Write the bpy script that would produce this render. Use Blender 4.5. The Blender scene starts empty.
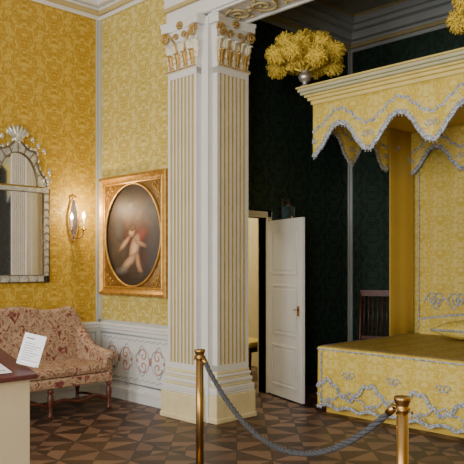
import bpy, math, random
from mathutils import Vector, Matrix
import mathutils
random.seed(4)
pi=math.pi
# ------------------------------------------------------------------ helpers
class M:
    def __init__(s): s.v=[];s.f=[];s.mi=[];s.sm=[];s.T=Matrix()
    def add(s,vs,fs,m=0,sm=False):
        o=len(s.v)
        s.v+= [tuple(s.T@Vector(p)) for p in vs]
        s.f+= [tuple(i+o for i in f) for f in fs]
        s.mi+=[m]*len(fs); s.sm+=[sm]*len(fs)
        return s
    def box(s,x0,x1,y0,y1,z0,z1,m=0):
        vs=[(x0,y0,z0),(x1,y0,z0),(x1,y1,z0),(x0,y1,z0),(x0,y0,z1),(x1,y0,z1),(x1,y1,z1),(x0,y1,z1)]
        return s.add(vs,[(3,2,1,0),(4,5,6,7),(0,1,5,4),(1,2,6,5),(2,3,7,6),(3,0,4,7)],m)
    def lathe(s,prof,n=24,c=(0,0,0),m=0,sm=True):
        vs=[];fs=[]
        for r,z in prof:
            for i in range(n):
                a=2*pi*i/n; vs.append((c[0]+r*math.cos(a),c[1]+r*math.sin(a),c[2]+z))
        for j in range(len(prof)-1):
            for i in range(n):
                k=(i+1)%n; fs.append((j*n+i,j*n+k,(j+1)*n+k,(j+1)*n+i))
        fs.append(tuple(range(n-1,-1,-1))); fs.append(tuple((len(prof)-1)*n+i for i in range(n)))
        return s.add(vs,fs,m,sm)
    def tube(s,pts,r,n=8,m=0,closed=False,flat=1.0,sm=True):
        pts=[Vector(p) for p in pts]; N=len(pts); vs=[];fs=[]
        up=Vector((0.12,0.31,0.94)).normalized(); prev=None
        for i,p in enumerate(pts):
            if closed: t=pts[(i+1)%N]-pts[i-1]
            else: t=pts[min(i+1,N-1)]-pts[max(i-1,0)]
            t.normalize()
            if prev is None:
                a=up.cross(t)
                if a.length<.1: a=Vector((1,0,0)).cross(t)
            else: a=prev-t*prev.dot(t)
            a.normalize(); b=t.cross(a); prev=a
            rr=r[i] if isinstance(r,(list,tuple)) else r
            for k in range(n):
                g=2*pi*k/n; vs.append(p+a*math.cos(g)*rr+b*math.sin(g)*rr*flat)
        L=N if closed else N-1
        for j in range(L):
            for k in range(n):
                k2=(k+1)%n; j2=(j+1)%N
                fs.append((j*n+k,j*n+k2,j2*n+k2,j2*n+k))
        if not closed:
            fs.append(tuple(range(n-1,-1,-1))); fs.append(tuple((N-1)*n+k for k in range(n)))
        return s.add(vs,fs,m,sm)
    def grid(s,fn,nu,nv,m=0,sm=True):
        vs=[fn(i/nu,j/nv) for j in range(nv+1) for i in range(nu+1)]
        fs=[(j*(nu+1)+i,j*(nu+1)+i+1,(j+1)*(nu+1)+i+1,(j+1)*(nu+1)+i) for j in range(nv) for i in range(nu)]
        return s.add(vs,fs,m,sm)
    def ell(s,c,r,nu=16,nv=10,m=0):
        vs=[];fs=[]
        for j in range(nv+1):
            b=-pi/2+pi*j/nv
            for i in range(nu):
                a=2*pi*i/nu
                vs.append((c[0]+r[0]*math.cos(a)*max(math.cos(b),.01),c[1]+r[1]*math.sin(a)*max(math.cos(b),.01),c[2]+r[2]*math.sin(b)))
        for j in range(nv):
            for i in range(nu):
                k=(i+1)%nu; fs.append((j*nu+i,j*nu+k,(j+1)*nu+k,(j+1)*nu+i))
        return s.add(vs,fs,m,True)
    def prism(s,poly,axis,d0,d1,m=0,sm=False):
        def P(a,b,d): return {'x':(d,a,b),'y':(a,d,b),'z':(a,b,d)}[axis]
        n=len(poly)
        vs=[P(a,b,d0) for a,b in poly]+[P(a,b,d1) for a,b in poly]
        fs=[tuple(range(n)),tuple(range(2*n-1,n-1,-1))]
        s.add(vs,fs,m,False)
        return s.add(vs,[(i,(i+1)%n,(i+1)%n+n,i+n) for i in range(n)],m,sm)
    def rib(s,pts,w,nrm,m=0,off=0.0):
        nrm=Vector(nrm); pts=[Vector(p)+nrm*off for p in pts]; N=len(pts); vs=[]
        for i,p in enumerate(pts):
            t=(pts[min(i+1,N-1)]-pts[max(i-1,0)]).normalized()
            b=nrm.cross(t).normalized()
            vs+= [p-b*w/2,p+nrm*w*.12,p+b*w/2]
        fs=[]
        for i in range(N-1):
            fs+= [(3*i,3*i+1,3*i+4,3*i+3),(3*i+1,3*i+2,3*i+5,3*i+4)]
        return s.add(vs,fs,m,True)
    def build(s,name,mats,parent=None,loc=(0,0,0),rot=(0,0,0),bevel=0,solid=0,label=None,cat=None,kind=None,group=None,fix=True,sub=0):
        if not isinstance(mats,(list,tuple)): mats=[mats]
        v=s.v
        me=bpy.data.meshes.new(name); me.from_pydata(v,[],s.f)
        for mt in mats: me.materials.append(mt)
        for p,a,b in zip(me.polygons,s.mi,s.sm): p.material_index=a; p.use_smooth=b
        if fix:
            import bmesh
            bm=bmesh.new(); bm.from_mesh(me); bmesh.ops.remove_doubles(bm,verts=bm.verts,dist=1e-5)
            bmesh.ops.recalc_face_normals(bm,faces=bm.faces); bm.to_mesh(me); bm.free()
        me.update()
        ob=bpy.data.objects.new(name,me); bpy.context.scene.collection.objects.link(ob)
        ob.location=loc; ob.rotation_euler=rot
        if parent: ob.parent=parent
        if sub:
            q=ob.modifiers.new('s','SUBSURF'); q.levels=sub; q.render_levels=sub
        if solid:
            q=ob.modifiers.new('so','SOLIDIFY'); q.thickness=solid; q.offset=0
        if bevel:
            q=ob.modifiers.new('b','BEVEL'); q.width=bevel; q.segments=2; q.limit_method='ANGLE'; q.angle_limit=.7
        if label: ob['label']=label
        if cat: ob['category']=cat
        if kind: ob['kind']=kind
        if group: ob['group']=group
        return ob
def empty(name,loc,label,cat,rot=(0,0,0),group=None):
    e=bpy.data.objects.new(name,None); bpy.context.scene.collection.objects.link(e)
    e.location=loc; e.rotation_euler=rot; e['label']=label; e['category']=cat; e.empty_display_size=.1
    if group: e['group']=group
    return e
def dup(e,loc,rot=None,label=None):
    n=e.copy(); bpy.context.scene.collection.objects.link(n); n.location=loc
    if rot: n.rotation_euler=rot
    if label: n['label']=label
    def rec(src,dst):
        for c in list(src.children):
            k=c.copy(); k.parent=dst; bpy.context.scene.collection.objects.link(k); rec(c,k)
    rec(e,n); return n

# ------------------------------------------------------------------ materials
def newmat(name):
    m=bpy.data.materials.new(name); m.use_nodes=True
    nt=m.node_tree; b=nt.nodes['Principled BSDF']; return m,nt,b
def setin(b,k,v):
    if k in b.inputs: b.inputs[k].default_value=v
def col(c): return (c[0],c[1],c[2],1)
def hexc(r,g,b):
    f=lambda x:((x/255+.055)/1.055)**2.4 if x>10 else x/255/12.92
    return (f(r),f(g),f(b))
def mat(name,c,rough=.5,metal=0,var=.12,scale=6,bump=0,spec=.5,emit=None,es=0):
    m,nt,b=newmat(name); N=nt.nodes; L=nt.links
    tc=N.new('ShaderNodeTexCoord'); no=N.new('ShaderNodeTexNoise'); no.inputs['Scale'].default_value=scale; no.inputs['Detail'].default_value=5
    L.new(tc.outputs['Object'],no.inputs['Vector'])
    r=N.new('ShaderNodeValToRGB'); r.color_ramp.elements[0].position=.3; r.color_ramp.elements[1].position=.7
    r.color_ramp.elements[0].color=col([x*(1-var) for x in c]); r.color_ramp.elements[1].color=col([min(1,x*(1+var)) for x in c])
    L.new(no.outputs['Fac'],r.inputs['Fac']); L.new(r.outputs['Color'],b.inputs['Base Color'])
    setin(b,'Roughness',rough); setin(b,'Metallic',metal); setin(b,'Specular IOR Level',spec)
    if bump:
        bp=N.new('ShaderNodeBump'); bp.inputs['Strength'].default_value=bump; bp.inputs['Distance'].default_value=.01
        n2=N.new('ShaderNodeTexNoise'); n2.inputs['Scale'].default_value=scale*8; L.new(tc.outputs['Object'],n2.inputs['Vector'])
        L.new(n2.outputs['Fac'],bp.inputs['Height']); L.new(bp.outputs['Normal'],b.inputs['Normal'])
    if emit: setin(b,'Emission Color',col(emit)); setin(b,'Emission Strength',es)
    return m
def mth(nt,op,a,b=None):
    n=nt.nodes.new('ShaderNodeMath'); n.operation=op
    for i,x in enumerate((a,b)):
        if x is None: continue
        if isinstance(x,(int,float)): n.inputs[i].default_value=x
        else: nt.links.new(x,n.inputs[i])
    return n.outputs[0]
def damask(name,ca,cb,mode='wall',P=.37,Q=.58,rough=(.62,.38),seed=0.0,lo=.50,sc=1.5):
    m,nt,b=newmat(name); N=nt.nodes; L=nt.links
    tc=N.new('ShaderNodeTexCoord'); sp=N.new('ShaderNodeSeparateXYZ'); L.new(tc.outputs['Object'],sp.inputs[0])
    if mode=='wall': u=mth(nt,'ADD',sp.outputs[0],sp.outputs[1]); v=sp.outputs[2]
    else: u=sp.outputs[0]; v=sp.outputs[1]
    U=mth(nt,'MULTIPLY',u,pi/P); V=mth(nt,'MULTIPLY',v,2*pi/Q/1.0)
    cU=mth(nt,'COSINE',U); cV=mth(nt,'COSINE',V); sV=mth(nt,'SINE',V)
    c2U=mth(nt,'COSINE',mth(nt,'MULTIPLY',U,2)); V2=mth(nt,'MULTIPLY',V,2)
    c2V=mth(nt,'COSINE',V2); s2V=mth(nt,'SINE',V2)
    X=mth(nt,'MULTIPLY',cU,cV); Y=mth(nt,'MULTIPLY',cU,sV); Z=mth(nt,'ADD',mth(nt,'MULTIPLY',c2V,.4),mth(nt,'MULTIPLY',s2V,.3))
    cb_=N.new('ShaderNodeCombineXYZ'); L.new(X,cb_.inputs[0]);L.new(Y,cb_.inputs[1]);L.new(Z,cb_.inputs[2])
    no=N.new('ShaderNodeTexNoise'); no.noise_dimensions='4D'; no.inputs['Scale'].default_value=sc; no.inputs['Detail'].default_value=3; no.inputs['Roughness'].default_value=.55
    L.new(cb_.outputs[0],no.inputs['Vector']); L.new(mth(nt,'ADD',mth(nt,'MULTIPLY',c2U,.9),seed),no.inputs['W'])
    f=no.outputs['Fac']
    r=N.new('ShaderNodeValToRGB'); e=r.color_ramp.elements
    e[0].position=lo-.11; e[0].color=(.1,.1,.1,1); e[1].position=lo-.10; e[1].color=(.8,.8,.8,1)
    for p,c in ((lo-.075,.8),(lo-.065,0),(lo-.01,0),(lo,1),(lo+.065,1),(lo+.075,.15),(lo+.09,.15),(lo+.10,1)):
        q=e.new(p); q.color=(c,c,c,1)
    L.new(f,r.inputs['Fac'])
    mx=N.new('ShaderNodeMixRGB'); L.new(r.outputs['Color'],mx.inputs['Fac']); mx.inputs[1].default_value=col(ca); mx.inputs[2].default_value=col(cb)
    n3=N.new('ShaderNodeTexNoise'); n3.inputs['Scale'].default_value=1.3; L.new(tc.outputs['Object'],n3.inputs['Vector'])
    hv=N.new('ShaderNodeMixRGB'); hv.blend_type='MULTIPLY'; hv.inputs['Fac'].default_value=.15
    L.new(mx.outputs[0],hv.inputs[1]); L.new(n3.outputs['Fac'],hv.inputs[2])
    L.new(hv.outputs[0],b.inputs['Base Color'])
    mr=N.new('ShaderNodeMapRange'); mr.inputs[3].default_value=rough[0]; mr.inputs[4].default_value=rough[1]
    L.new(r.outputs['Color'],mr.inputs[0]); L.new(mr.outputs[0],b.inputs['Roughness'])
    bp=N.new('ShaderNodeBump'); bp.inputs['Strength'].default_value=.2; bp.inputs['Distance'].default_value=.003
    L.new(r.outputs['Color'],bp.inputs['Height']); L.new(bp.outputs[0],b.inputs['Normal'])
    return m
def floormat():
    # eight-pointed star parquet: diamond + sectors, alternating dark and light blades, inlaid lines
    m,nt,b=newmat('parquet'); N=nt.nodes; L=nt.links
    tc=N.new('ShaderNodeTexCoord'); sp=N.new('ShaderNodeSeparateXYZ'); L.new(tc.outputs['Object'],sp.inputs[0])
    S=1/.80
    a=mth(nt,'MULTIPLY',sp.outputs[0],S); c=mth(nt,'MULTIPLY',sp.outputs[1],S)
    p=mth(nt,'FRACT',a); q=mth(nt,'FRACT',c)
    s1=mth(nt,'GREATER_THAN',p,q); s2=mth(nt,'GREATER_THAN',mth(nt,'ADD',p,q),1)
    sx=mth(nt,'GREATER_THAN',p,.5); sy=mth(nt,'GREATER_THAN',q,.5)
    ap=mth(nt,'ABSOLUTE',mth(nt,'SUBTRACT',p,.5)); aq=mth(nt,'ABSOLUTE',mth(nt,'SUBTRACT',q,.5))
    dm=mth(nt,'ADD',ap,aq); s3=mth(nt,'GREATER_THAN',dm,.5); s4=mth(nt,'GREATER_THAN',dm,.25)
    # octant parity -> alternating blades
    sm_=mth(nt,'ADD',mth(nt,'ADD',s1,s2),mth(nt,'ADD',sx,sy))
    par=mth(nt,'MODULO',mth(nt,'ADD',sm_,mth(nt,'ADD',s3,s4)),2)
    idn=mth(nt,'ADD',mth(nt,'ADD',s1,mth(nt,'MULTIPLY',s2,2)),mth(nt,'ADD',mth(nt,'MULTIPLY',s3,4),mth(nt,'MULTIPLY',s4,8)))
    cm=N.new('ShaderNodeCombineXYZ'); L.new(idn,cm.inputs[0]); L.new(mth(nt,'FLOOR',a),cm.inputs[1]); L.new(mth(nt,'FLOOR',c),cm.inputs[2])
    wn=N.new('ShaderNodeTexWhiteNoise'); L.new(cm.outputs[0],wn.inputs['Vector'])
    fac=mth(nt,'ADD',mth(nt,'MULTIPLY',par,.62),mth(nt,'MULTIPLY',wn.outputs['Value'],.38))
    r=N.new('ShaderNodeValToRGB'); e=r.color_ramp.elements
    e[0].color=col(hexc(50,34,28)); e[1].color=col(hexc(136,104,82)); q2=e.new(.5); q2.color=col(hexc(84,60,47))
    L.new(fac,r.inputs['Fac'])
    mp=N.new('ShaderNodeMapping'); mp.inputs['Scale'].default_value=(4,40,4); mp.inputs['Rotation'].default_value=(0,0,.78); L.new(tc.outputs['Object'],mp.inputs['Vector'])
    g=N.new('ShaderNodeTexNoise'); g.inputs['Scale'].default_value=1.5; g.inputs['Detail'].default_value=6; L.new(mp.outputs[0],g.inputs['Vector'])
    gr=N.new('ShaderNodeMapRange'); gr.inputs[1].default_value=.3; gr.inputs[2].default_value=.7; gr.inputs[3].default_value=.7; gr.inputs[4].default_value=1.1; L.new(g.outputs['Fac'],gr.inputs[0])
    mu=N.new('ShaderNodeVectorMath'); mu.operation='SCALE'; L.new(r.outputs['Color'],mu.inputs[0]); L.new(gr.outputs[0],mu.inputs['Scale'])
    d1=mth(nt,'ABSOLUTE',mth(nt,'SUBTRACT',p,q)); d2=mth(nt,'ABSOLUTE',mth(nt,'SUBTRACT',mth(nt,'ADD',p,q),1)); d3=mth(nt,'ABSOLUTE',mth(nt,'SUBTRACT',dm,.5))
    d4=mth(nt,'MINIMUM',mth(nt,'SUBTRACT',.5,ap),mth(nt,'SUBTRACT',.5,aq))
    d5=mth(nt,'MINIMUM',mth(nt,'ABSOLUTE',mth(nt,'SUBTRACT',dm,.25)),mth(nt,'MINIMUM',ap,aq))
    mn=mth(nt,'MINIMUM',mth(nt,'MINIMUM',mth(nt,'MINIMUM',d1,d2),mth(nt,'MINIMUM',d3,d4)),d5)
    ln=mth(nt,'LESS_THAN',mn,.008)
    mx=N.new('ShaderNodeMixRGB'); L.new(mth(nt,'MULTIPLY',ln,.7),mx.inputs['Fac']); L.new(mu.outputs[0],mx.inputs[1]); mx.inputs[2].default_value=col(hexc(30,22,19))
    L.new(mx.outputs[0],b.inputs['Base Color'])
    L.new(mth(nt,'ADD',mth(nt,'MULTIPLY',g.outputs['Fac'],.25),.30),b.inputs['Roughness'])
    setin(b,'Specular IOR Level',.4)
    return m
def floral(name):
    m,nt,b=newmat(name); N=nt.nodes; L=nt.links
    tc=N.new('ShaderNodeTexCoord')
    n=N.new('ShaderNodeTexNoise'); n.inputs['Scale'].default_value=12; n.inputs['Detail'].default_value=3; n.inputs['Distortion'].default_value=1.0; L.new(tc.outputs['Object'],n.inputs['Vector'])
    r=N.new('ShaderNodeValToRGB'); e=r.color_ramp.elements
    e[0].position=.30; e[0].color=col(hexc(112,58,54)); e[1].position=.75; e[1].color=col(hexc(104,98,74))
    for p,c in ((.38,(136,78,68)),(.43,(178,144,118)),(.50,(190,166,136)),(.55,(166,134,106)),(.585,(122,72,62)),(.62,(172,146,118)),(.68,(186,164,136))):
        q=e.new(p); q.color=col(hexc(*c))
    L.new(n.outputs['Fac'],r.inputs['Fac']); L.new(r.outputs['Color'],b.inputs['Base Color']); setin(b,'Roughness',.85)
    return m
def lacemat():
    m,nt,b=newmat('silver_lace'); N=nt.nodes; L=nt.links
    tc=N.new('ShaderNodeTexCoord'); v=N.new('ShaderNodeTexVoronoi'); v.inputs['Scale'].default_value=55; L.new(tc.outputs['Object'],v.inputs['Vector'])
    r=N.new('ShaderNodeValToRGB'); r.color_ramp.elements[0].color=col(hexc(206,210,212)); r.color_ramp.elements[1].color=col(hexc(130,138,150)); r.color_ramp.elements[0].position=.2; r.color_ramp.elements[1].position=.7
    L.new(v.outputs['Distance'],r.inputs['Fac']); L.new(r.outputs['Color'],b.inputs['Base Color']); setin(b,'Roughness',.5); setin(b,'Metallic',.1)
    return m
def attrmat(name,rough=.4):
    m,nt,b=newmat(name); a=nt.nodes.new('ShaderNodeAttribute'); a.attribute_name='Col'; nt.links.new(a.outputs['Color'],b.inputs['Base Color']); setin(b,'Roughness',rough); return m

DAMSHADE=damask('damask_wall_shaded',hexc(184,142,30),hexc(216,184,76),rough=(.7,.45))  # yellow wall damask, deeper and more orange: the left wall's shade painted in
DAMLIT=damask('damask_wall_lit',hexc(192,168,70),hexc(224,210,134),rough=(.65,.42))  # same wall damask, paler: brighter light on the back wall painted into the colour
GREEN=damask('damask_green',hexc(19,35,29),hexc(44,68,52),rough=(.75,.45),seed=2.0)
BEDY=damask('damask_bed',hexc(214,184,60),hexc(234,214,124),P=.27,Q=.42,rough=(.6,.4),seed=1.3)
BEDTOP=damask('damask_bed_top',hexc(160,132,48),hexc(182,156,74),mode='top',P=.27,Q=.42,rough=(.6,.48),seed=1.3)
CURT=mat('yellow_silk',hexc(210,176,74),.5,var=.06,scale=3)
FLOOR=floormat(); FLORAL=floral('floral_tapestry'); LACE=lacemat()
WHITE=mat('painted_white',hexc(222,223,220),.5,var=.04,scale=4)
CREAM=mat('painted_cream',hexc(226,218,190),.5,var=.06,scale=5)
PLINTH=mat('plinth_cream_yellow',hexc(224,212,168),.45,var=.08,scale=8)
CORN=mat('canopy_cream_yellow',hexc(224,204,124),.45,var=.06,scale=8)
CORNG=mat('canopy_grey_green',hexc(188,186,150),.45,var=.06,scale=8)
FLUTE=mat('flute_ochre',hexc(188,170,118),.6,var=.08)
GILT=mat('gilt',hexc(186,142,68),.38,metal=.55,var=.3,scale=20)
GILTC=mat('capital_gilt',hexc(182,150,88),.45,metal=.3,var=.35,scale=24)
GILTD=mat('gilt_dark',hexc(132,98,46),.4,metal=.5,var=.3,scale=25)
BRASS=mat('brass',hexc(166,134,84),.3,metal=1,var=.1,scale=10)
CEIL=mat('ceiling_plaster',hexc(214,216,216),.8,var=.03)
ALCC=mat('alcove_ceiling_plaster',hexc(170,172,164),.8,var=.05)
GREY=mat('grey_paint',hexc(180,184,182),.5,var=.05)
SCROLL=mat('scroll_blue_grey',hexc(176,184,190),.5,var=.08)
RED=mat('scroll_rose',hexc(188,128,112),.5,var=.2,scale=20)
DARKW=mat('dark_wood',hexc(58,34,24),.35,var=.3,scale=14)
MIDW=mat('walnut',hexc(92,48,34),.35,var=.3,scale=12)
ROPE=mat('rope_grey',hexc(72,74,78),.8,var=.3,scale=60,bump=.5)
MAROON=mat('maroon_board',hexc(84,42,46),.4,var=.08)
LECT=mat('lectern_cream',hexc(200,188,162),.5,var=.04)
PAPER=mat('paper',hexc(236,238,242),.6,var=.02)
INK=mat('ink',hexc(90,92,100),.7)
FEATH=mat('feather_yellow',hexc(232,204,78),.85,var=.15,scale=18)
CANDLE=mat('candle_wax',hexc(238,228,200),.5,var=.03,emit=(1,.75,.4),es=.6)
FLAME=mat('bulb_flame',(1,.8,.5),.4,emit=(1,.78,.46),es=45)
MIRROR=mat('mirror_glass',(.82,.85,.87),.04,metal=.95,var=.05,scale=3)
MFRAME=mat('mirror_glass_frame',hexc(208,210,202),.22,metal=.45,var=.3,scale=26)
MFDARK=mat('mirror_edge',hexc(112,100,78),.4,metal=.5,var=.3,scale=30)
SILVER=mat('silver',hexc(190,188,178),.3,metal=.7,var=.1)
LGLASS=mat('lantern_glass',hexc(90,120,130),.1,metal=.3,var=.3,scale=15)
BACKR=mat('far_room_wall',hexc(206,190,138),.7,var=.08)

# ------------------------------------------------------------------ room
XL=-6.97; YB=4.63; ZC=4.95; YA=7.77; XA=-5.55; XR=2.3; YF=-2.3
S='structure'
M().box(XL-.2,XR+.2,YF-.2,YB+.01,-.1,0).box(-9.2,XR+.2,YB+.01,YA+.2,-.1,0).build('floor',FLOOR,kind=S)
M().box(XL-.2,XR+.2,YF-.2,YB+.2,ZC,ZC+.1).build('ceiling',CEIL,kind=S)
M().box(-5.75,-1.1,YB+.2,YA+.2,ZC-.05,ZC+.05).build('ceiling_alcove',ALCC,kind=S)
M().box(XL-.2,XL,YF,YB+.2,0,ZC).build('wall_left',DAMSHADE,kind=S)
M().box(XL,-5.47,YB,YB+.2,0,ZC).build('wall_back',DAMLIT,kind=S)
M().box(XR,XR+.2,YF,YB+.2,0,ZC).build('wall_right',DAMSHADE,kind=S)
M().box(XL,XR,YF-.2,YF,0,ZC).build('wall_front',DAMSHADE,kind=S)
M().box(-1.4,XR,YB,YB+.2,0,ZC).build('wall_back_right',DAMLIT,kind=S)
M().box(-5.47,-4.90,4.50,4.97,0,4.0).build('wall_pier_left',WHITE,kind=S)
M().box(-2.0,-1.4,4.50,4.97,0,4.0).build('wall_pier_right',WHITE,kind=S)
M().box(XA-.12,XA,4.83,5.1,0,ZC).box(XA-.12,XA,6.05,YA,0,ZC).box(XA-.12,XA,5.1,6.05,2.12,ZC).build('wall_alcove_left',GREEN,kind=S)
M().box(XA-.12,-1.3,YA,YA+.15,0,ZC).build('wall_alcove_back',GREEN,kind=S)
M().box(-1.42,-1.3,4.97,YA,0,ZC).build('wall_alcove_right',GREEN,kind=S)
M().box(-9.2,-9.05,YB+.2,YA,0,3.4).build('wall_far_room_left',BACKR,kind=S)
M().box(-9.2,XA-.12,7.55,7.7,0,3.4).build('wall_far_room_back',BACKR,kind=S)
M().box(-9.2,XA-.12,YB+.2,7.7,3.4,3.5).build('ceiling_far_room',CEIL,kind=S)
M().box(-9.05,-6.97,YB+.05,YB+.2,0,3.4).build('wall_far_room_front',BACKR,kind=S)

def cornice(name,x0,x1,y0,y1,z,mats,nx=0,ny=0,steps=None):
    steps=steps or [(.03,.0,.05,0),(.06,.05,.10,1),(.05,.10,.14,0),(.12,.14,.24,0),(.20,.24,.30,0),(.26,.30,.38,0),(.24,.38,.44,1)]
    m=M()
    for dd,a,b,k in steps:
        if ny: m.box(x0,x1,min(y0,y0+ny*dd),max(y0,y0+ny*dd),z+a,z+b,k)
        else: m.box(min(x0,x0+nx*dd),max(x0,x0+nx*dd),y0,y1,z+a,z+b,k)
    return m.build(name,mats,kind=S,bevel=.012)
cornice('trim_1',XL,-5.47,YB,0,4.50,[WHITE,FLUTE],ny=-1)
cornice('trim_2',XL,0,YF,YB,4.50,[WHITE,FLUTE],nx=1)
cornice('trim_3',XA,-1.42,YA,0,4.48,[GREY,FLUTE],ny=-1)
cornice('trim_4',XA,0,4.97,YA,4.48,[GREY,FLUTE],nx=1)
ent=M()
ent.box(-5.50,-1.35,4.46,4.99,4.02,4.16,0).box(-5.52,-1.33,4.43,5.0,4.16,4.20,1).box(-5.51,-1.34,4.44,4.99,4.20,4.36,0)
ent.box(-5.54,-1.31,4.40,5.0,4.36,4.41,1).box(-5.52,-1.33,4.43,4.99,4.41,4.66,0).box(-5.60,-1.28,4.34,5.02,4.66,4.76,0).box(-5.66,-1.24,4.26,5.04,4.76,4.94,0)
ent.build('trim_5',[WHITE,FLUTE],kind=S,bevel=.01)
so=M()
z=4.012
so.box(-4.84,-2.04,4.49,4.52,z-.01,z+.01,0).box(-4.84,-2.04,4.92,4.95,z-.01,z+.01,0)
for i in range(9):
    cx=-4.68+i*.31; sg=1 if i%2 else -1
    pts=[]
    for k in range(34):
        t=k/33; a=t*3.4*pi; r=.13*(1-t)+.012
        pts.append((cx+r*math.cos(a+ (0 if sg>0 else pi)),4.72+sg*r*math.sin(a)*1.0,z-.006))
    so.tube(pts,.012,6,1)
    for q in range(5):
        a=q*1.2; so.ell((cx+.14*math.cos(a),4.72+.14*math.sin(a),z-.004),(.026,.018,.012),8,5,1)
so.build('trim_6',[WHITE,FLUTE],kind=S)
def dado(name,along,a0,a1,w,sgn):
    m=M()
    def B(u0,u1,d,z0,z1,k=0):
        if along=='x': m.box(u0,u1,w-d,w,z0,z1,k)
        else: m.box(w,w+d,u0,u1,z0,z1,k)
    B(a0,a1,.03,0,.86); B(a0,a1,.05,0,.13); B(a0,a1,.06,.10,.14); B(a0,a1,.06,.80,.86); B(a0,a1,.075,.84,.87)
    B(a0+.08,a1-.08,.042,.74,.755,1);B(a0+.08,a1-.08,.042,.20,.215,1);B(a0+.08,a0+.095,.042,.2,.755,1);B(a1-.095,a1-.08,.042,.2,.755,1)
    ob=m.build(name,[WHITE,SCROLL],kind=S,bevel=.006)
    o=M()
    def P(u,d,z): return (u,w-.032-d,z) if along=='x' else (w+.032+d,u,z)
    n=max(1,round((a1-a0-.3)/.62)); st=(a1-a0-.3)/n
    for j in range(n):
        c=a0+.15+st*(j+.5)
        for sg in (-1,1):
            for vs in (-1,1):
                pts=[]
                for k in range(30):
                    t=k/29; a=t*2.4*pi; r=.07*(1-t)+.01
                    pts.append(P(c+sg*(.13+r*math.cos(a)),.0,.48+vs*(.06+r*math.sin(a))))
                o.tube(pts,.007,5,0)
                pts=[P(c+sg*(.02+.24*t),.002,.48+vs*(.02+.14*math.sin(t*pi)**.8+.015*math.sin(t*14))) for t in [k/20 for k in range(21)]]
                o.tube(pts,.006,5,1)
            o.ell(P(c+sg*.24,.0,.48),(.016,.008,.024),8,6,0)
        o.ell(P(c,.0,.48),(.024,.012,.045),10,8,0)
    for zz in (.7,.26):
        pts=[P(a0+.14+(a1-a0-.28)*k/80,.0,zz+.012*math.sin(k*.9)) for k in range(81)]
        o.tube(pts,.005,5,1)
    o.build('scroll_ornament',[RED,SCROLL],parent=ob)
dado('trim_7','x',XL,-5.5,YB,-1)
dado('trim_8','y',YF,YB-.0,XL,1)
f=M(); f.box(XL,XL+.035,YB-.02,YB,.87,4.5); f.box(XL,-5.5,YB-.02,YB,.87,.90); f.build('trim_9',GREY,kind=S)
f=M(); f.box(XL,XL+.015,YB-.06,YB-.02,.87,4.5); f.build('trim_10',GREY,kind=S)
M().box(XA,XA+.05,YA-.02,YA,0,4.48).box(XA,XA+.02,YA-.05,YA,0,4.48).build('trim_11',GREY,kind=S)
M().box(XA,XA+.02,6.15,YA,0,.14).build('baseboard_left',DARKW,kind=S)
M().box(XA,-1.42,YA-.02,YA,0,.14).build('baseboard_back',DARKW,kind=S)
fr=M(); fr.box(XA-.14,XA+.025,6.05,6.13,0,2.2).box(XA-.14,XA+.025,5.02,5.1,0,2.2).box(XA-.14,XA+.025,5.02,6.13,2.12,2.2)
fr.build('trim_12',CREAM,kind=S,bevel=.008)
leaf=M(); W=.78
leaf.box(0,W,-.02,.02,.015,2.08)
for z0,z1 in ((.14,.62),(.74,1.32),(1.44,1.96)):
    for yy,sg in ((-.02,-1),(.02,1)):
        a,b=sorted((yy,yy+sg*.008))
        x0,x1=.11,W-.11
        leaf.box(x0,x1,a,b,z0,z0+.02).box(x0,x1,a,b,z1-.02,z1).box(x0,x0+.02,a,b,z0+.02,z1-.02).box(x1-.02,x1,a,b,z0+.02,z1-.02)
        a,b=sorted((yy,yy+sg*.005)); leaf.box(x0+.05,x1-.05,a,b,z0+.05,z1-.05)
d=leaf.build('door_1',WHITE,kind=S,loc=(XA+.03,6.07,0),rot=(0,0,math.radians(-18.5)),bevel=.004)
h=M(); h.box(W-.09,W-.05,-.028,-.02,.98,1.09).tube([(W-.07,-.02,1.05),(W-.07,-.05,1.05),(W-.13,-.055,1.05)],.007,8)
h.build('handle',BRASS,parent=d,label='brass lever handle')

# ------------------------------------------------------------------ pilaster
def acanthus(m,cx,cy,z0,w,h,curl,k=0,base=.0):
    def fn(u,v):
        s=(u-.5)*2
        prof=(.55+.45*math.sin(min(v,1)*pi*.62+.25))*(1-.75*max(0,v-.72)/.28)
        lob=1+.16*math.sin(v*pi*7)
        x=cx+s*w/2*prof*lob
        zz=z0+h*(v/.86) if v<.86 else z0+h*(1-.9*(v-.86))
        y=cy-base-.008-curl*(v**2.4)-.008*(1-abs(s)) -(.018*(v-.8)/.2 if v>.8 else 0)+.010*abs(s)**2
        y-= .005*math.cos(s*pi*3)
        return (x,y,zz)
    m.grid(fn,10,16,k)
PW=.44; PD=.065
pl=empty('pilaster',(-5.215,4.50,0),'white fluted pilaster with gilded leafy capital facing the room','pilaster',group='fluted alcove pilasters')
sh=M()
n=7; mg=.028; fw=(PW-2*mg)/n
prof=[(-PW/2,0),(-PW/2,-PD)]; mm=[0,0]
for i in range(n):
    x0=-PW/2+mg+i*fw; r=fw*.34; cx=x0+fw*.5
    prof.append((cx-r,-PD)); mm.append(1)
    for k in range(1,7):
        a=pi*k/6; prof.append((cx-r*math.cos(a),-PD+r*math.sin(a)*1.1)); mm.append(1 if k<6 else 0)
prof.append((PW/2,-PD)); mm.append(0); prof.append((PW/2,0)); mm.append(0)
vs=[(x,y,.50) for x,y in prof]+[(x,y,3.5) for x,y in prof]; N=len(prof)
for i in range(N-1): sh.add([vs[i],vs[i+1],vs[i+1+N],vs[i+N]],[(0,1,2,3)],mm[i],mm[i]==1)
sh.box(-PW/2,PW/2,-PD-.001,0,.50,.56,0).box(-PW/2,PW/2,-PD-.001,0,3.44,3.5,0)
sh.build('shaft',[WHITE,FLUTE],parent=pl,fix=False)
ba=M()
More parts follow.
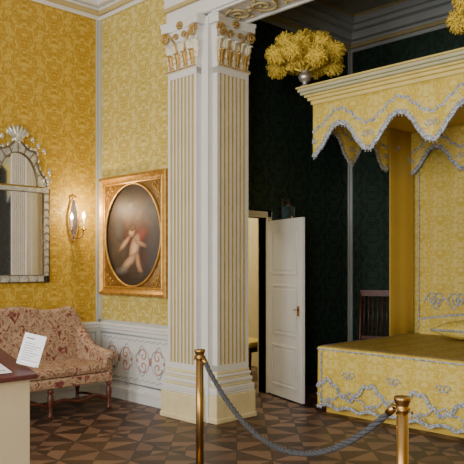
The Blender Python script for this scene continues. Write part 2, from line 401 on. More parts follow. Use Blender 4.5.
def slab(hw,d,z0,z1,k): ba.box(-hw,hw,-d,0,z0,z1,k)
slab(.278,.115,0,.27,1); slab(.286,.125,0,.05,1)
for (hw,dd,z0,z1,k) in ((.274,.11,.27,.29,0),(.27,.107,.29,.345,0),(.25,.09,.345,.375,1),(.256,.095,.375,.415,0),(.238,.08,.415,.44,1),(.245,.086,.44,.47,0),(.232,.072,.47,.50,1)): slab(hw,dd,z0,z1,k)
ba.build('plinth',[WHITE,PLINTH],parent=pl,bevel=.016)
ca=M()
ca.box(-.23,.23,-.08,0,3.5,3.535,0)
ca.add([(-.22,0,3.53),(-.22,-.06,3.53),(.22,-.06,3.53),(.22,0,3.53),(-.24,0,3.92),(-.24,-.08,3.92),(.24,-.08,3.92),(.24,0,3.92)],[(0,1,5,4),(1,2,6,5),(2,3,7,6),(4,5,6,7)],0)
ab=[(-.275,0),(-.275,-.105),(-.26,-.125)]+[(-.26+.52*t,-.125+.04*math.sin(pi*t)) for t in [k/12 for k in range(1,12)]]+[(.26,-.125),(.275,-.105),(.275,0)]
ca.prism(ab,'z',3.92,4.0,0)
ca.prism([(a*1.03,b*1.06) for a,b in ab],'z',3.98,4.015,0)
ca.build('capital',[WHITE],parent=pl,bevel=.005)
lf=M()
for cx in (-.165,-.055,.055,.165): acanthus(lf,cx,-.062,3.535,.10,.15,.04,0)
for cx in (-.205,-.105,0,.105,.205): acanthus(lf,cx,-.062,3.60,.085,.19,.045,1)
for sg in (-1,1):
    pts=[]
    for k in range(46):
        t=k/45; a=t*4.2*pi; r=.055*(1-t)+.008
        pts.append((sg*(.21+r*math.cos(a)*.9),-.11-.015*t,3.855+r*math.sin(a)))
    lf.tube(pts,[.013-.006*k/45 for k in range(46)],7,0)
    lf.tube([(sg*.05,-.08,3.66),(sg*.08,-.09,3.78),(sg*.14,-.10,3.86),(sg*.19,-.11,3.905),(sg*.235,-.115,3.90)],[.010,.011,.012,.012,.010],7,0)
    pts=[(sg*(.06+.034*(1-k/20)*math.cos(k*.5)),-.10,3.85+.034*(1-k/20)*math.sin(k*.5)) for k in range(20)]
    lf.tube(pts,.009,6,0)
for k in range(6):
    a=k*pi/3; lf.ell((.028*math.cos(a),-.10,3.955+.026*math.sin(a)),(.018,.018,.018),8,6,0)
lf.ell((0,-.115,3.955),(.016,.016,.016),8,6,0)
for k in range(15):
    lf.ell((-.215+.43*k/14,-.085,3.517),(.012,.012,.012),6,5,0)
lf.build('acanthus_leaves',[GILTC,CREAM],parent=pl,fix=False,label='gilded acanthus leaves and volutes')
dup(pl,(-4.90,4.785,0),(0,0,pi/2),'white fluted pilaster with gilded leafy capital lining the alcove opening')

# ------------------------------------------------------------------ framed painting
pc=empty('framed_painting',(-6.255,YB-.02,1.20),'square gilt-framed dark painting with oval figure scene, on yellow damask wall','painting')
PWD,PH=1.26,1.38
def frame_profile(m,hw,z0,z1,prof,k=0):
    cor=[(-hw,z0),(hw,z0),(hw,z1),(-hw,z1)]; sg=[(1,1),(-1,1),(-1,-1),(1,-1)]
    vs=[]
    for ins,dp in prof:
        for (x,zz),(a,b) in zip(cor,sg): vs.append((x+a*ins,-dp,zz+b*ins))
    fs=[]
    for j in range(len(prof)-1):
        for i in range(4):
            i2=(i+1)%4; fs.append((j*4+i,j*4+i2,(j+1)*4+i2,(j+1)*4+i))
    m.add(vs,fs,k)
fm=M(); frame_profile(fm,PWD/2,0,PH,[(0,0),(0,.05),(.012,.065),(.03,.07),(.045,.055),(.06,.04),(.08,.036),(.09,.045),(.10,.04),(.105,.02)])
fm.build('frame',GILT,parent=pc,fix=False)
orx,orz=.525,.585; cz=PH/2
sp=M(); n=64; inner=[];outer=[]
hw=PWD/2-.10; hz=PH/2-.10
for i in range(n):
    a=2*pi*(i+.5)/n; c,s=math.cos(a),math.sin(a); inner.append((orx*c,-.022,cz+orz*s))
    k=min(hw/abs(c) if abs(c)>1e-6 else 9,hz/abs(s) if abs(s)>1e-6 else 9); outer.append((c*k,-.022,cz+s*k))
sp.add(inner+outer,[(i,(i+1)%n,(i+1)%n+n,i+n) for i in range(n)],0)
for sx in (-1,1):
    for sz in (-1,1):
        for q in range(3):
            pts=[(sx*(.50-.05*q+.04*(1-t)*math.cos(t*9)),-.026,cz+sz*(.54-.04*(2-q)+.04*(1-t)*math.sin(t*9))) for t in [k/16 for k in range(17)]]
            sp.tube(pts,.006,5,1)
sp.build('spandrel',[GILTD,GILT],parent=pc,fix=False)
ov=M(); ov.tube([(orx*math.cos(2*pi*i/72),-.03,cz+orz*math.sin(2*pi*i/72)) for i in range(72)],.014,8,0,closed=True); ov.build('oval_moulding',GILT,parent=pc)
blobs=[
 (-.25,.30,.35,.25,0,(80,60,46),.8),(.2,.32,.3,.22,.3,(110,76,54),.7),(-.32,-.16,.22,.30,0,(104,92,76),.6),(.33,-.05,.2,.4,0,(64,42,34),.9),
 (.04,.10,.26,.22,.4,(118,60,44),.8),(-.12,.20,.12,.15,.3,(126,82,58),.6),(.12,.24,.14,.06,.7,(128,88,62),.7),(-.06,.34,.055,.065,0,(146,102,74),.85),(-.05,.40,.06,.035,.1,(70,44,30),.9),
 (.12,-.02,.20,.09,.5,(146,58,44),.85),(.02,-.16,.085,.19,-.45,(222,178,140),.95),(-.09,-.31,.18,.058,.5,(220,176,138),.95),(.11,-.34,.052,.16,.3,(212,164,126),.9),(-.03,.03,.055,.06,0,(214,166,128),.95),(-.01,.08,.055,.03,.2,(104,64,38),.9),
 (-.16,-.09,.15,.034,.6,(212,164,128),.9),(.14,-.10,.12,.032,-.3,(206,158,122),.85),(-.24,-.41,.14,.05,.1,(176,168,158),.6),(.12,-.47,.3,.05,0,(76,60,46),.6),(.27,.13,.11,.045,-.4,(120,82,58),.6),(-.27,.06,.1,.14,0,(80,80,80),.45),(.22,-.30,.10,.13,.2,(96,58,44),.6)]
def paint(x,zz):
    n1=mathutils.noise.noise(Vector((x*5,zz*5,1.3)))*.5; n2=mathutils.noise.noise(Vector((x*14,zz*14,7)))*.5
    x+=n1*.05+n2*.012; zz+=n2*.025
    c=Vector((74,54,42))*(1+.35*n1)
    for bx,bz,rx,rz,an,cc,st in blobs:
        dx,dz=x-bx,zz-bz; a=dx*math.cos(an)+dz*math.sin(an); b=-dx*math.sin(an)+dz*math.cos(an)
        q=(a/rx)**2+(b/rz)**2
        w=st*max(0,min(1,(1.15-q)/.3))
        sh=1-.40*max(0,min(1,q))-.15*max(0,-b/rz)
        c=c.lerp(Vector(cc)*sh,w)
    v=max(.45,1-.45*((x/orx)**2+(zz/orz)**2)**1.5)
    c=c*v*(1+.14*n2)
    return hexc(*[max(4,min(255,k)) for k in c])
cv=M(); NR=80; NA=150
vs=[(0,-.012,cz)];fs=[]
for j in range(1,NR+1):
    for i in range(NA):
        a=2*pi*i/NA; r=j/NR*1.0; vs.append((orx*r*math.cos(a),-.012,cz+orz*r*math.sin(a)))
for i in range(NA): fs.append((0,1+i,1+(i+1)%NA))
for j in range(NR-1):
    for i in range(NA):
        k=(i+1)%NA; o=1+j*NA; fs.append((o+i,o+NA+i,o+NA+k,o+k))
cv.add(vs,fs,0,True)
cvo=cv.build('canvas',attrmat('oil_paint',.5),parent=pc,fix=False,label='dark oil painting of pale figures with red drapery')
ca_=cvo.data.color_attributes.new('Col','FLOAT_COLOR','POINT')
for i,p in enumerate(vs): ca_.data[i].color=(*paint(p[0],p[2]-cz),1)

# ------------------------------------------------------------------ wall mirror
mi=empty('wall_mirror',(XL,3.54,1.36),'tall ornate glass-framed mirror with arched crest on yellow damask wall','mirror',rot=(0,0,pi/2))
hwm=.38
g=M(); g.box(-hwm+.07,hwm-.07,-.035,-.02,.08,1.0,0)
g.build('mirror_glass',MIRROR,parent=mi)
arch=[(.24*math.cos(a)*1.0,1.07+.36*math.sin(a)) for a in [pi-pi*k/20 for k in range(21)]]
g=M(); g.prism(arch,'y',-.035,-.02,0)
g.build('crest_glass',MIRROR,parent=mi)
fb=M()
for x0,x1,z0,z1 in ((-hwm,-hwm+.065,0,1.06),(hwm-.065,hwm,0,1.06),(-hwm,hwm,0,.07),(-hwm+.06,hwm-.06,1.0,1.05)):
    fb.box(x0,x1,-.045,-.0,z0,z1,0)
def cre(a): 
    return (.315+.035*math.cos(6*a))*math.cos(a),1.07+(.46+.035*math.cos(8*a))*math.sin(a)
outer=[cre(pi*k/60) for k in range(61)]; inn=[(.235*math.cos(pi*k/60),1.07+.355*math.sin(pi*k/60)) for k in range(61)]
vs=[(x,-.04,zz) for x,zz in outer]+[(x,-.045,zz) for x,zz in inn]+[(x,0,zz) for x,zz in outer]
fs=[(i,i+1,i+62,i+61) for i in range(60)]+[(i,i+1,i+123,i+122) for i in range(60)]
fb.add(vs,fs,0)
fb.build('mirrored_border',MFRAME,parent=mi,fix=False)
ed=M()
def loop(ps,r,k=0): ed.tube(ps,r,6,k)
loop([(-hwm,-.04,0),(hwm,-.04,0)],.009);loop([(hwm,-.04,0),(hwm,-.04,1.06)],.009);loop([(-hwm,-.04,0),(-hwm,-.04,1.06)],.009)
loop([(-hwm+.07,-.045,.075),(hwm-.07,-.045,.075),(hwm-.07,-.045,1.0),(-hwm+.07,-.045,1.0),(-hwm+.07,-.045,.075)],.007)
loop([(x,-.045,zz) for x,zz in outer],.010); loop([(x,-.048,zz) for x,zz in inn],.007)
for i in range(1,12):
    for sx in (-1,1):
        zz=1.06*i/12; loop([(sx*hwm,-.048,zz),(sx*(hwm-.033),-.05,zz+.03),(sx*(hwm-.065),-.048,zz+.0)],.004)
for i in range(-3,4): loop([(i*.11,-.048,0),(i*.11+.02,-.05,.035),(i*.11,-.048,.07)],.004)
for k in range(6,56,6): loop([(outer[k][0],-.048,outer[k][1]),(inn[k][0],-.05,inn[k][1])],.005)
ed.build('edge_moulding',MFDARK,parent=mi)
for k in range(0,61,3):
    x,zz=outer[k]; og=M(); og.ell((x*1.05,-.04,1.07+(zz-1.07)*1.05),(.022,.012,.026),8,6,0); og.build('crest_bead',MFRAME,parent=mi)
for sx in (-1,1):
    pts=[(sx*(.35+.05*(1-t)*math.cos(t*11)),-.04,1.13+.06*(1-t)*math.sin(t*11)) for t in [k/24 for k in range(25)]]
    og=M(); og.tube(pts,.013,6,0); og.build('crest_scroll',MFRAME,parent=mi)
    og=M(); og.ell((sx*.385,-.04,1.24),(.022,.014,.045),8,6,0); og.build('crest_bead',MFRAME,parent=mi)
    for q in range(4):
        og=M(); og.ell((sx*(.32-.07*q),-.04,1.46+.055*q+.01),(.026,.012,.030),8,6,0); og.build('crest_bead',MFRAME,parent=mi)
og=M()
for k in range(-3,4):
    a=k*.42
    pts=[(math.sin(a)*.14*t,-.04,1.55+.18*t*math.cos(a*.7)) for t in (0,.3,.6,.85,1)]
    og.tube(pts,[.012,.018,.022,.016,.004],7,0)
og.ell((0,-.045,1.57),(.05,.02,.045),12,8,0)
og.build('crest_plume',MFRAME,parent=mi)

# ------------------------------------------------------------------ candle sconce
sc=empty('wall_sconce',(XL,4.25,1.86),'mirror-backed wall sconce with single lit candle arm on yellow damask','wall light',rot=(0,0,pi/2))
b=M()
ol=[(.062*math.cos(a)*(1+.12*math.cos(4*a)),.22+.25*math.sin(a)) for a in [2*pi*k/40 for k in range(40)]]
b.prism(ol,'y',-.02,0,0); b.build('back_plate',MIRROR,parent=sc)
b=M(); b.tube([(x,-.02,z_) for x,z_ in ol],.011,6,0,closed=True)
for k in range(5): b.ell((.018*(k-2)*1.0,-.018,.49-.008*abs(k-2)),(.012,.008,.026),8,6,0)
b.build('plate_rim',GILT,parent=sc)
b=M(); b.tube([(0,-.01,.05),(0,-.06,.0),(.02,-.11,.0),(.05,-.14,.04),(.055,-.15,.10)],.009,8,0)
b.lathe([(.006,0),(.034,.01),(.038,.018),(.012,.02),(.014,.05)],16,(.055,-.15,.09)); b.build('candle_arm',BRASS,parent=sc)
b=M(); b.lathe([(.012,0),(.012,.10),(.009,.103)],12,(.055,-.15,.13)); b.build('candle',CANDLE,parent=sc)
b=M(); b.lathe([(.002,0),(.014,.01),(.019,.026),(.012,.052),(.001,.08)],10,(.055,-.15,.233)); b.build('flame_bulb',FLAME,parent=sc,label='glowing flame-shaped bulb')
sl=empty('wall_lantern',(XA,6.36,2.03),'small dark metal lantern with bluish glass on green wall','wall light',rot=(0,0,pi/2))
b=M(); b.box(-.02,.02,-.015,0,-.06,.34).tube([(0,0,.28),(0,-.05,.33),(0,-.09,.30)],.008,6).box(-.06,.06,-.15,-.03,-.015,.0).lathe([(.06,0),(.05,.02),(.02,.05),(.012,.08),(.002,.10)],12,(0,-.09,.24))
for sx in (-.055,.055):
    for yy in (-.145,-.035): b.box(sx-.005,sx+.005,yy-.005,yy+.005,0,.24)
b.build('lantern_frame',MFDARK,parent=sl)
b=M(); b.box(-.05,.05,-.14,-.04,0,.24); b.build('glass_pane',LGLASS,parent=sl)
b=M(); b.lathe([(.012,0),(.012,.1),(.004,.12)],10,(0,-.152,.02)); b.build('candle',BRASS,parent=sl)

# ------------------------------------------------------------------ settee
SW=1.66
st=empty('settee',(XL+.13,3.44,0),'floral tapestry settee with scrolled arms and turned walnut legs','sofa',rot=(0,0,pi/2))
b=M()
b.box(-SW/2+.06,SW/2-.06,-.74,-.05,.30,.40)
b.build('seat_rail',FLORAL,parent=st,bevel=.02)
b=M(); b.box(-SW/2+.10,SW/2-.10,-.73,-.12,.40,.50); b.build('seat',FLORAL,parent=st,bevel=.045)
def backtop(s): return 1.08+.025*math.cos(s*pi*2) -.18*max(0,abs(s)-.84)/.16
b=M(); n=40
poly=[(-SW/2+.03,.40)]+[((-1+2*k/n)*(SW/2-.03),backtop(-1+2*k/n)) for k in range(n+1)]+[(SW/2-.03,.40)]
b.prism(poly,'y',-.10,.0); b.build('backrest',FLORAL,parent=st,bevel=.03)
for sx in (-1,1):
    b=M()
    pr=[(-.05,.36),(-.05,.88),(-.12,.84),(-.20,.74),(-.30,.66),(-.42,.62),(-.56,.61),(-.66,.61),(-.70,.59),(-.70,.55),(-.66,.52),(-.67,.36)]
    b.prism(pr,'x',sx*(SW/2-.10),sx*(SW/2-.01)); 
    b.build('arm',FLORAL,parent=st,bevel=.03)
    b=M(); b.tube([(sx*(SW/2-.04),-.70,.57),(sx*(SW/2-.04),-.5,.59),(sx*(SW/2-.04),-.34,.62),(sx*(SW/2-.04),-.2,.71),(sx*(SW/2-.04),-.09,.84)],[.05,.05,.047,.04,.03],14)
    b.build('arm_roll',FLORAL,parent=st)
lp=[(.012,0),(.026,.012),(.03,.03),(.018,.05),(.022,.075),(.016,.10),(.026,.14),(.034,.19),(.028,.235),(.016,.25),(.03,.262),(.03,.30)]
for x in (-.70,.05,.75):
    for y in (-.70,-.07):
        b=M(); b.lathe(lp,14,(x,y,0)); b.build('leg',MIDW,parent=st)
b=M()
for x0,x1 in ((-.70,.05),(.05,.75)):
    pts=[]
    for k in range(25):
        t=k/24; pts.append((x0+(x1-x0)*t,-.67,.10+.06*math.sin(pi*t)+.03*math.sin(3*pi*t)))
    b.tube(pts,.017,8)
for x in (-.70,.05,.75): b.tube([(x,-.68,.09),(x,-.5,.11),(x,-.25,.11),(x,-.07,.09)],.014,8)
b.build('stretcher',MIDW,parent=st)

# ------------------------------------------------------------------ bed
BX0,BX1=-4.45,-2.42; BY0,BY1=5.68,7.62; BH=.70
bed=empty('canopy_bed',(-3.435,6.7,0),'yellow damask state bed with carved canopy and silver lace trim','bed')
BO=Vector((-3.435,6.7,0))
def bb(m,name,mats,**k):
    m.v=[tuple(Vector(p)-BO) for p in m.v]
    return m.build(name,mats,parent=bed,**k)
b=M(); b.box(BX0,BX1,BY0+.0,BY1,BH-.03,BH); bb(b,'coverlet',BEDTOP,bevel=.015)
b=M(); b.box(BX0+.05,BX1-.05,BY0+.06,BY1,.0,BH-.03); bb(b,'bed_base',CURT)
def skz(s): return .045+.035*abs(math.sin(s*pi/.26))
b=M()
Lf=BX1-BX0; Ls=BY1-BY0
def fold(s,v): return .012*math.sin(s*9)*(1-v)+.008*math.sin(s*23+1)*(1-v)
b.grid(lambda u,v:(BX0+Lf*u,BY0-.012-fold(Lf*u,v),skz(Lf*u)*(1-v)+(BH-.01)*v),160,8)
b.grid(lambda u,v:(BX0-.012-fold(Ls*u,v),BY0+Ls*u,skz(Ls*u)*(1-v)+(BH-.01)*v),120,8)
b.grid(lambda u,v:(BX1+.012+fold(Ls*u,v),BY0+Ls*u,skz(Ls*u)*(1-v)+(BH-.01)*v),120,8)
bb(b,'bed_skirt',BEDY,fix=False,solid=.006)
b=M()
def fp(s,zz,o=.036): return (BX0+s,BY0-o,zz)
K=240
b.rib([fp(Lf*k/K,skz(Lf*k/K)+.02) for k in range(K+1)],.034,(0,-1,0))
b.rib([fp(Lf*k/K,.27+.085*math.sin(2*pi*Lf*k/K/.52)+.016*math.sin(2*pi*Lf*k/K/.11)) for k in range(K+1)],.038,(0,-1,0))
b.rib([fp(Lf*k/K,.20-.045*math.sin(2*pi*Lf*k/K/.52)+.014*math.sin(2*pi*Lf*k/K/.13),.040) for k in range(K+1)],.018,(0,-1,0))
b.rib([fp(Lf*k/K,BH-.03) for k in range(0,K+1,4)],.014,(0,-1,0))
for j in range(4):
    c=.26+j*.52
    for sg in (-1,1):
        b.rib([fp(c+.13+sg*(.03+.045*(1-t)*math.cos(t*8)),.42+.05*(1-t)*math.sin(t*8),.034) for t in [k/20 for k in range(21)]],.012,(0,-1,0))
        b.rib([fp(c-.13+sg*(.03+.04*(1-t)*math.cos(t*8)),.12+.04*(1-t)*math.sin(t*8),.034) for t in [k/20 for k in range(21)]],.012,(0,-1,0))
b.rib([fp(.05,.05+.6*k/30) for k in range(31)],.018,(0,-1,0))
bb(b,'lace_trim',LACE,fix=False)
b=M(); b.rib([(BX0+.02+(Lf-.04)*k/20,BY0+.04,BH+.004) for k in range(21)],.012,(0,0,1)); b.rib([(BX0+.03,BY0+.03+(Ls-.1)*k/20,BH+.004) for k in range(21)],.012,(0,0,1))
bb(b,'lace_trim',LACE,fix=False)
CX0,CX1,CY0,CY1=-4.50,-2.43,5.64,7.70; CZ=3.26
b=M()
for ex,z0,z1,k in ((.02,.0,.04,0),(.045,.04,.075,0),(.07,.075,.10,0),(.10,.10,.13,1),(.12,.13,.165,1),(.135,.165,.185,0)):
    b.box(CX0-ex,CX1+ex,CY0-ex,CY1,CZ-.02+z0,CZ-.02+z1,k)
bb(b,'canopy_cornice',[CORN,CORNG],bevel=.012)
b=M(); b.box(CX0,CX1,CY0,CY1,CZ-.05,CZ-.02); bb(b,'tester_lining',CURT)
per=.68
def drop(s,L):
    n=round(L/per); p=L/n; q=(1+math.cos(2*pi*s/p))/2
    return .25+.30*q**1.2+.014*abs(math.sin(s*pi/.085))
def valance(m,lace,P0,dirv,L,nrm,Kp=220,both=True):
    P0=Vector(P0);dirv=Vector(dirv);nrm=Vector(nrm)
    def pt(s,dz,o=0): return P0+dirv*s+nrm*(o+.012*math.sin(s*26)*dz*1.5)+Vector((0,0,-dz))
    m.grid(lambda u,v: tuple(pt(L*u,drop(L*u,L)*v)),Kp,8)
    n=round(L/per); p=L/n
    for o,sg in ((.008,1),(-.008,-1)):
        n2=nrm*sg
        lace.rib([pt(L*k/Kp,drop(L*k/Kp,L)-.024,o) for k in range(Kp+1)],.046,n2)
        lace.rib([pt(L*k/Kp,.09+.19*((1+math.cos(2*pi*(L*k/Kp)/p))/2)+.012*math.sin(L*k/Kp*60),o) for k in range(Kp+1)],.026,n2)
        for j in range(n+1):
            c=L*j/n
            for s2 in (-1,1):
                ps=[pt(min(L,max(0,c+s2*(.035+.04*(1-t)*math.cos(t*9)))),.38+.04*(1-t)*math.sin(t*9),o+.003*sg) for t in [k/18 for k in range(19)]]
                lace.rib(ps,.011,n2)
    for k in range(int(L/.035)):
        s=.02+k*.035; a=pt(s,drop(s,L)); lace.tube([a,a+Vector((0,0,-.02))],[.004,.007],5)
for nm,P0,dv,L,nr in (('front',(CX0,CY0,CZ-.02),(1,0,0),CX1-CX0,(0,-1,0)),('left',(CX0,CY0,CZ-.02),(0,1,0),CY1-CY0,(-1,0,0)),
                   ('right',(CX1,CY0,CZ-.02),(0,1,0),CY1-CY0,(1,0,0)),('back',(CX0,CY1-.10,CZ-.02),(1,0,0),CX1-CX0,(0,-1,0))):
    m=M(); l=M(); valance(m,l,P0,dv,L,nr)
    vo=bb(m,'valance',BEDY,fix=False,solid=.005)
    lo=bb(l,'lace_trim',LACE,fix=False)
b=M(); b.grid(lambda u,v:(CX0+(CX1-CX0)*u,BY1+.06+.004*math.sin(u*50),.3+(CZ-.33)*v),80,4); bb(b,'back_cloth',BEDY,fix=False,solid=.01)
for xx in (CX0+.01,CX1-.01):
    b=M(); b.grid(lambda u,v:(xx+.004*math.sin(u*12),7.10+.55*u,.35+(CZ-.38)*v),50,4); bb(b,'side_curtain',CURT,fix=False,solid=.01)
b=M(); hb=[(-4.36,.66),(-4.36,.90)]+[(-4.36+1.85*t,.90+.10*math.sin(pi*t)+.10*max(0,math.sin(3*pi*t-pi*1.0))) for t in [k/30 for k in range(1,30)]]+[(-2.51,.90),(-2.51,.66)]
b.prism(hb,'y',BY1-.06,BY1+.03); bb(b,'headboard',BEDY,bevel=.015)
b=M()
b.rib([(x,BY1-.07,zz-.02) for x,zz in hb[1:-1]],.022,(0,-1,0))
b.rib([(CX0+.08,BY1+.03,.75+2.3*k/30) for k in range(31)],.016,(0,-1,0))
for c in (-4.2,-3.9,-3.6,-3.3,-3.0):
    for sg in (-1,1):
        b.rib([(c+sg*(.04+.08*(1-t)*math.cos(t*9)),BY1+.03,1.12+.10*(1-t)*math.sin(t*9)) for t in [k/24 for k in range(25)]],.015,(0,-1,0))
b.rib([(-4.36+1.85*k/100,BY1+.035,1.08+.07*math.sin(k*.5)) for k in range(101)],.015,(0,-1,0))
bb(b,'lace_trim',LACE,fix=False)
bo=empty('cushion',(-3.46,7.22,BH+.004),'plump yellow damask cushion with silver lace edge lying on the bed','cushion')
def cush(u,v,sg):
    x=(u-.5)*2; y=(v-.5)*2
    t=max(0,(1-abs(x)**2.6))**.5*max(0,(1-abs(y)**2.6))**.5
    k=1-.07*(1-abs(y)**2)*abs(x)**3; k2=1-.07*(1-abs(x)**2)*abs(y)**3
    return (.42*x*k,.24*y*k2,.115+sg*.11*t)
b=M(); b.grid(lambda u,v:cush(u,v,1),24,18); b.grid(lambda u,v:cush(u,v,-1),24,18); b.build('cushion_body',BEDY,parent=bo)
edge=[cush(k/12,0,1) for k in range(12)]+[cush(1,k/10,1) for k in range(10)]+[cush(1-k/12,1,1) for k in range(12)]+[cush(0,1-k/10,1) for k in range(10)]
b=M(); b.tube(edge,.012,6,closed=True); b.build('lace_edge',LACE,parent=bo)

def finial(x,y):
    e=bpy.data.objects.new('plume_finial',None); bpy.context.scene.collection.objects.link(e); e.parent=bed; e.location=Vector((x,y,CZ+.16))-BO
    m=M(); m.lathe([(.055,0),(.06,.012),(.032,.03),(.024,.05),(.055,.075),(.074,.11),(.066,.14),(.038,.155),(.048,.17),(.042,.185)],20); m.build('urn',SILVER,parent=e,label='silvered turned urn')
    m=M(); rnd=random.Random(int(x*100))
    lobes=[(0,0,.50,.15)]
    for k in range(6):
        a=k*pi/3; lobes.append((.20*math.cos(a),.20*math.sin(a),.44+.03*math.sin(k*2.2),.14))
    for k in range(8):
        a=k*2*pi/8+.3; lobes.append((.32*math.cos(a),.32*math.sin(a),.30+.05*math.cos(k*2.3),.12))
    for k in range(4):
        a=k*pi/2+.3; lobes.append((.14*math.cos(a),.14*math.sin(a),.30,.10))
    for lx,ly,lz,lr in lobes:
        m.ell((lx,ly,lz),(lr*.74,lr*.74,lr*.62),12,8)
        m.tube([(0,0,.17),(lx*.5,ly*.5,.17+(lz-.17)*.8),(lx,ly,lz)],[.012,.015,.03],6)
        for q in range(420):
            z0=rnd.uniform(-1,1); a=rnd.uniform(0,2*pi); rr=math.sqrt(1-z0*z0)
            d=Vector((rr*math.cos(a),rr*math.sin(a),z0)); p=Vector((lx,ly,lz))+Vector((d.x,d.y,d.z*.85))*lr*.66
            t=d.cross(Vector((rnd.uniform(-1,1),rnd.uniform(-1,1),rnd.uniform(-1,1)))).normalized()
            ln=rnd.uniform(.02,.06); side=d.cross(t)
            c=[p, p+d*ln*.6+t*ln*.15, p+d*ln*.85+t*ln*.5-Vector((0,0,.006)), p+d*ln*.65+t*ln*.8-Vector((0,0,.012))]
            w=[.004,.0055,.005,.002]; vs=[]
            for cc,ww in zip(c,w): vs+=[cc-side*ww,cc+side*ww]
            m.add(vs,[(0,1,3,2),(2,3,5,4),(4,5,7,6)],0,True)
    m.build('ostrich_feathers',FEATH,parent=e,fix=False,label='bushy yellow ostrich feather bouquet')
finial(CX0-.06,CY0-.06); finial(CX1-.05,CY0-.02)

# ------------------------------------------------------------------ chair by bed
ch=empty('side_chair',(-4.93,7.36,0),'dark wooden spindle-back chair beside the bed','chair',rot=(0,0,math.radians(20)))
for x,y in ((-.2,-.2),(.2,-.2)):
    b=M(); b.lathe([(.014,0),(.02,.1),(.024,.25),(.018,.42),(.02,.45)],10,(x,y,0)); b.build('leg',MIDW,parent=ch)
for x in (-.2,.2):
    b=M(); b.tube([(x,.2,0),(x,.2,.45),(x,.23,.8),(x,.27,1.2)],[.018,.022,.018,.015],8); b.build('leg',MIDW,parent=ch)
b=M(); b.box(-.24,.24,-.23,.23,.44,.48); b.build('seat',MIDW,parent=ch,bevel=.01)
b=M(); b.box(-.21,.21,.255,.28,1.14,1.22).box(-.2,.2,.205,.23,.58,.62)
for k in range(6): b.tube([(-.15+.06*k,.218,.6),(-.15+.06*k,.268,1.16)],.009,6)
b.build('backrest',MIDW,parent=ch)
sto=empty('stool',(-6.5,6.75,0),'dark wooden stool with yellow upholstered seat seen through the doorway','stool')
for x in (-.2,.2):
    for y in (-.2,.2):
        b=M(); b.lathe([(.015,0),(.025,.1),(.018,.2),(.025,.36),(.02,.4)],10,(x,y,0)); b.build('leg',DARKW,parent=sto)
b=M(); b.box(-.24,.24,-.24,.24,.38,.43); b.build('seat_rail',DARKW,parent=sto)
b=M(); b.box(-.235,.235,-.235,.235,.43,.52); b.build('seat_cushion',CURT,parent=sto,bevel=.035)

# ------------------------------------------------------------------ stanchions & rope
s1=empty('stanchion',(-3.58,3.21,0),'slim brass barrier post on parquet holding grey rope','barrier post',group='brass rope barrier posts')
b=M(); b.lathe([(.16,0),(.16,.008),(.15,.02),(.06,.03),(.03,.045)],36); b.build('base',BRASS,parent=s1)
b=M(); b.lathe([(.027,.03),(.027,.90)],24); b.build('post',BRASS,parent=s1)
b=M(); b.lathe([(.027,.88),(.034,.885),(.034,.90),(.028,.905),(.030,.915),(.038,.935),(.040,.945),(.036,.952),(.01,.956)],24); b.build('cap',BRASS,parent=s1)
for a in (0,pi/2,pi,3*pi/2):
    b=M(); b.tube([(.026*math.cos(a),.026*math.sin(a),.895),(.05*math.cos(a),.05*math.sin(a),.905),(.05*math.cos(a),.05*math.sin(a),.88)],.004,6)
    b.build('hook',BRASS,parent=s1)
s2=dup(s1,(-1.65,2.715,0),None,'slim brass barrier post with flared cap beside the roped bed')
A=Vector((-3.53,3.197,.895)); B=Vector((-1.70,2.728,.895))
rp=empty('barrier_rope',(-2.6,2.96,0),'twisted dark grey barrier rope sagging between brass posts','rope')
O=Vector((-2.6,2.96,0)); sag=.41
cen=[A.lerp(B,t)-Vector((0,0,sag*4*t*(1-t))) for t in [k/240 for k in range(241)]]
b=M()
for ph in range(3):
    pts=[]
    for k,p in enumerate(cen):
        t=(cen[min(k+1,240)]-cen[max(k-1,0)]).normalized(); a=t.cross(Vector((.25,.97,0))).normalized(); c=t.cross(a)
        g=k*.42+ph*2*pi/3; pts.append(p-O+a*.0085*math.cos(g)+c*.0085*math.sin(g))
    b.tube(pts,.0095,6)
b.build('rope',ROPE,parent=rp)
for p,q in ((cen[0],cen[5]),(cen[-1],cen[-6])):
    b=M(); b.tube([p-O,q-O],.019,12); b.build('end_ferrule',BRASS,parent=rp)

# ------------------------------------------------------------------ lectern
le=empty('lectern',(-3.51,1.36,0),'cream information lectern with sloping dark maroon top','lectern')
b=M(); b.box(-.24,.24,-.38,.38,.03,.955).box(-.22,.22,-.36,.36,0,.03); b.build('body',LECT,parent=le,bevel=.004)
b=M(); b.add([(-.27,-.41,1.08),(.27,-.41,.955),(.27,.41,.955),(-.27,.41,1.08),(-.27,-.41,1.105),(.27,-.41,.98),(.27,.41,.98),(-.27,.41,1.105)],[(3,2,1,0),(4,5,6,7),(0,1,5,4),(1,2,6,5),(2,3,7,6),(3,0,4,7)])
b.build('reading_board',MAROON,parent=le,bevel=.004)
b=M(); b.prism([(-.24,.95),(.24,.95),(-.24,1.065)],'y',-.38,.38); b.build('wedge',LECT,parent=le)
def onb(x): return .98+(.27-x)*(.125/.54)
pa=empty('information_sheet',(-3.51,1.36,0),'printed white sheet lying on the maroon lectern board','paper')
b=M(); b.add([(.22,.03,onb(.22)+.004),(.22,.29,onb(.22)+.004),(-.08,.29,onb(-.08)+.004),(-.08,.03,onb(-.08)+.004)],[(0,1,2,3)]); b.build('sheet',PAPER,parent=pa,fix=False,solid=.002)
b=M()
for k in range(12):
    x=.19-.020*k; b.add([(x,.05,onb(x)+.0065),(x,.27-.05*((k*7)%3),onb(x)+.0065),(x-.006,.27-.05*((k*7)%3),onb(x-.006)+.0065),(x-.006,.05,onb(x-.006)+.0065)],[(0,1,2,3)])
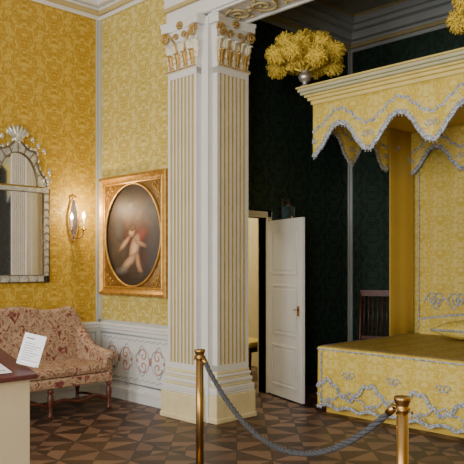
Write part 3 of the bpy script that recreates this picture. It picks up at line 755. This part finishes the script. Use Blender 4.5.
b.build('printed_lines',INK,parent=pa,fix=False)
cdl=Vector((-3.335,1.755,onb(.175)+.008))
cd=empty('information_card',cdl,'small white printed card standing tilted on the lectern','card',rot=(math.radians(-14),math.radians(14),math.radians(50)))
b=M(); b.box(-.058,.058,-.002,.002,0.006,.175); b.build('card',PAPER,parent=cd)
b=M()
for k in range(8): b.box(-.044,.044-.018*((k*5)%3),-.0032,-.002,.03+.013*k,.0325+.013*k)
b.box(-.044,.0,-.0032,-.002,.146,.152); b.build('printed_lines',INK,parent=cd)
b=M(); b.box(-.045,.045,-.015,.015,.004,.012); b.build('card_foot',PAPER,parent=cd)

# ------------------------------------------------------------------ lights
def area(name,loc,rot,sx,sy,e,c):
    l=bpy.data.lights.new(name,'AREA'); l.shape='RECTANGLE'; l.size=sx; l.size_y=sy; l.energy=e; l.color=c
    o=bpy.data.objects.new(name,l); bpy.context.scene.collection.objects.link(o); o.location=loc; o.rotation_euler=rot; return o
for i,x in enumerate((-5.2,-2.4,.6)):
    area('window_light',(x,YF+.06,2.3),(math.radians(90),0,0),1.4,2.8,(140,185,220)[i],(1,.99,.97))
area('far_room_light',(-7.6,6.2,3.3),(0,0,0),1.2,1.2,80,(1,.88,.68))
l=bpy.data.lights.new('candle_light','POINT'); l.energy=16; l.color=(1,.78,.48); l.shadow_soft_size=.03
o=bpy.data.objects.new('candle_light',l); bpy.context.scene.collection.objects.link(o); o.location=(XL+.24,4.30,2.22)
w=bpy.data.worlds.new('world'); bpy.context.scene.world=w; w.use_nodes=True
w.node_tree.nodes['Background'].inputs[0].default_value=(.8,.87,1,1); w.node_tree.nodes['Background'].inputs[1].default_value=.3
# ------------------------------------------------------------------ camera
cam=bpy.data.cameras.new('camera'); co=bpy.data.objects.new('camera',cam); bpy.context.scene.collection.objects.link(co)
co.location=(0,0,1.55); co.rotation_euler=(math.radians(90),0,math.radians(45.4))
cam.sensor_width=36; cam.lens=36*678/464; cam.shift_y=33/464; cam.clip_start=.05
bpy.context.scene.camera=co
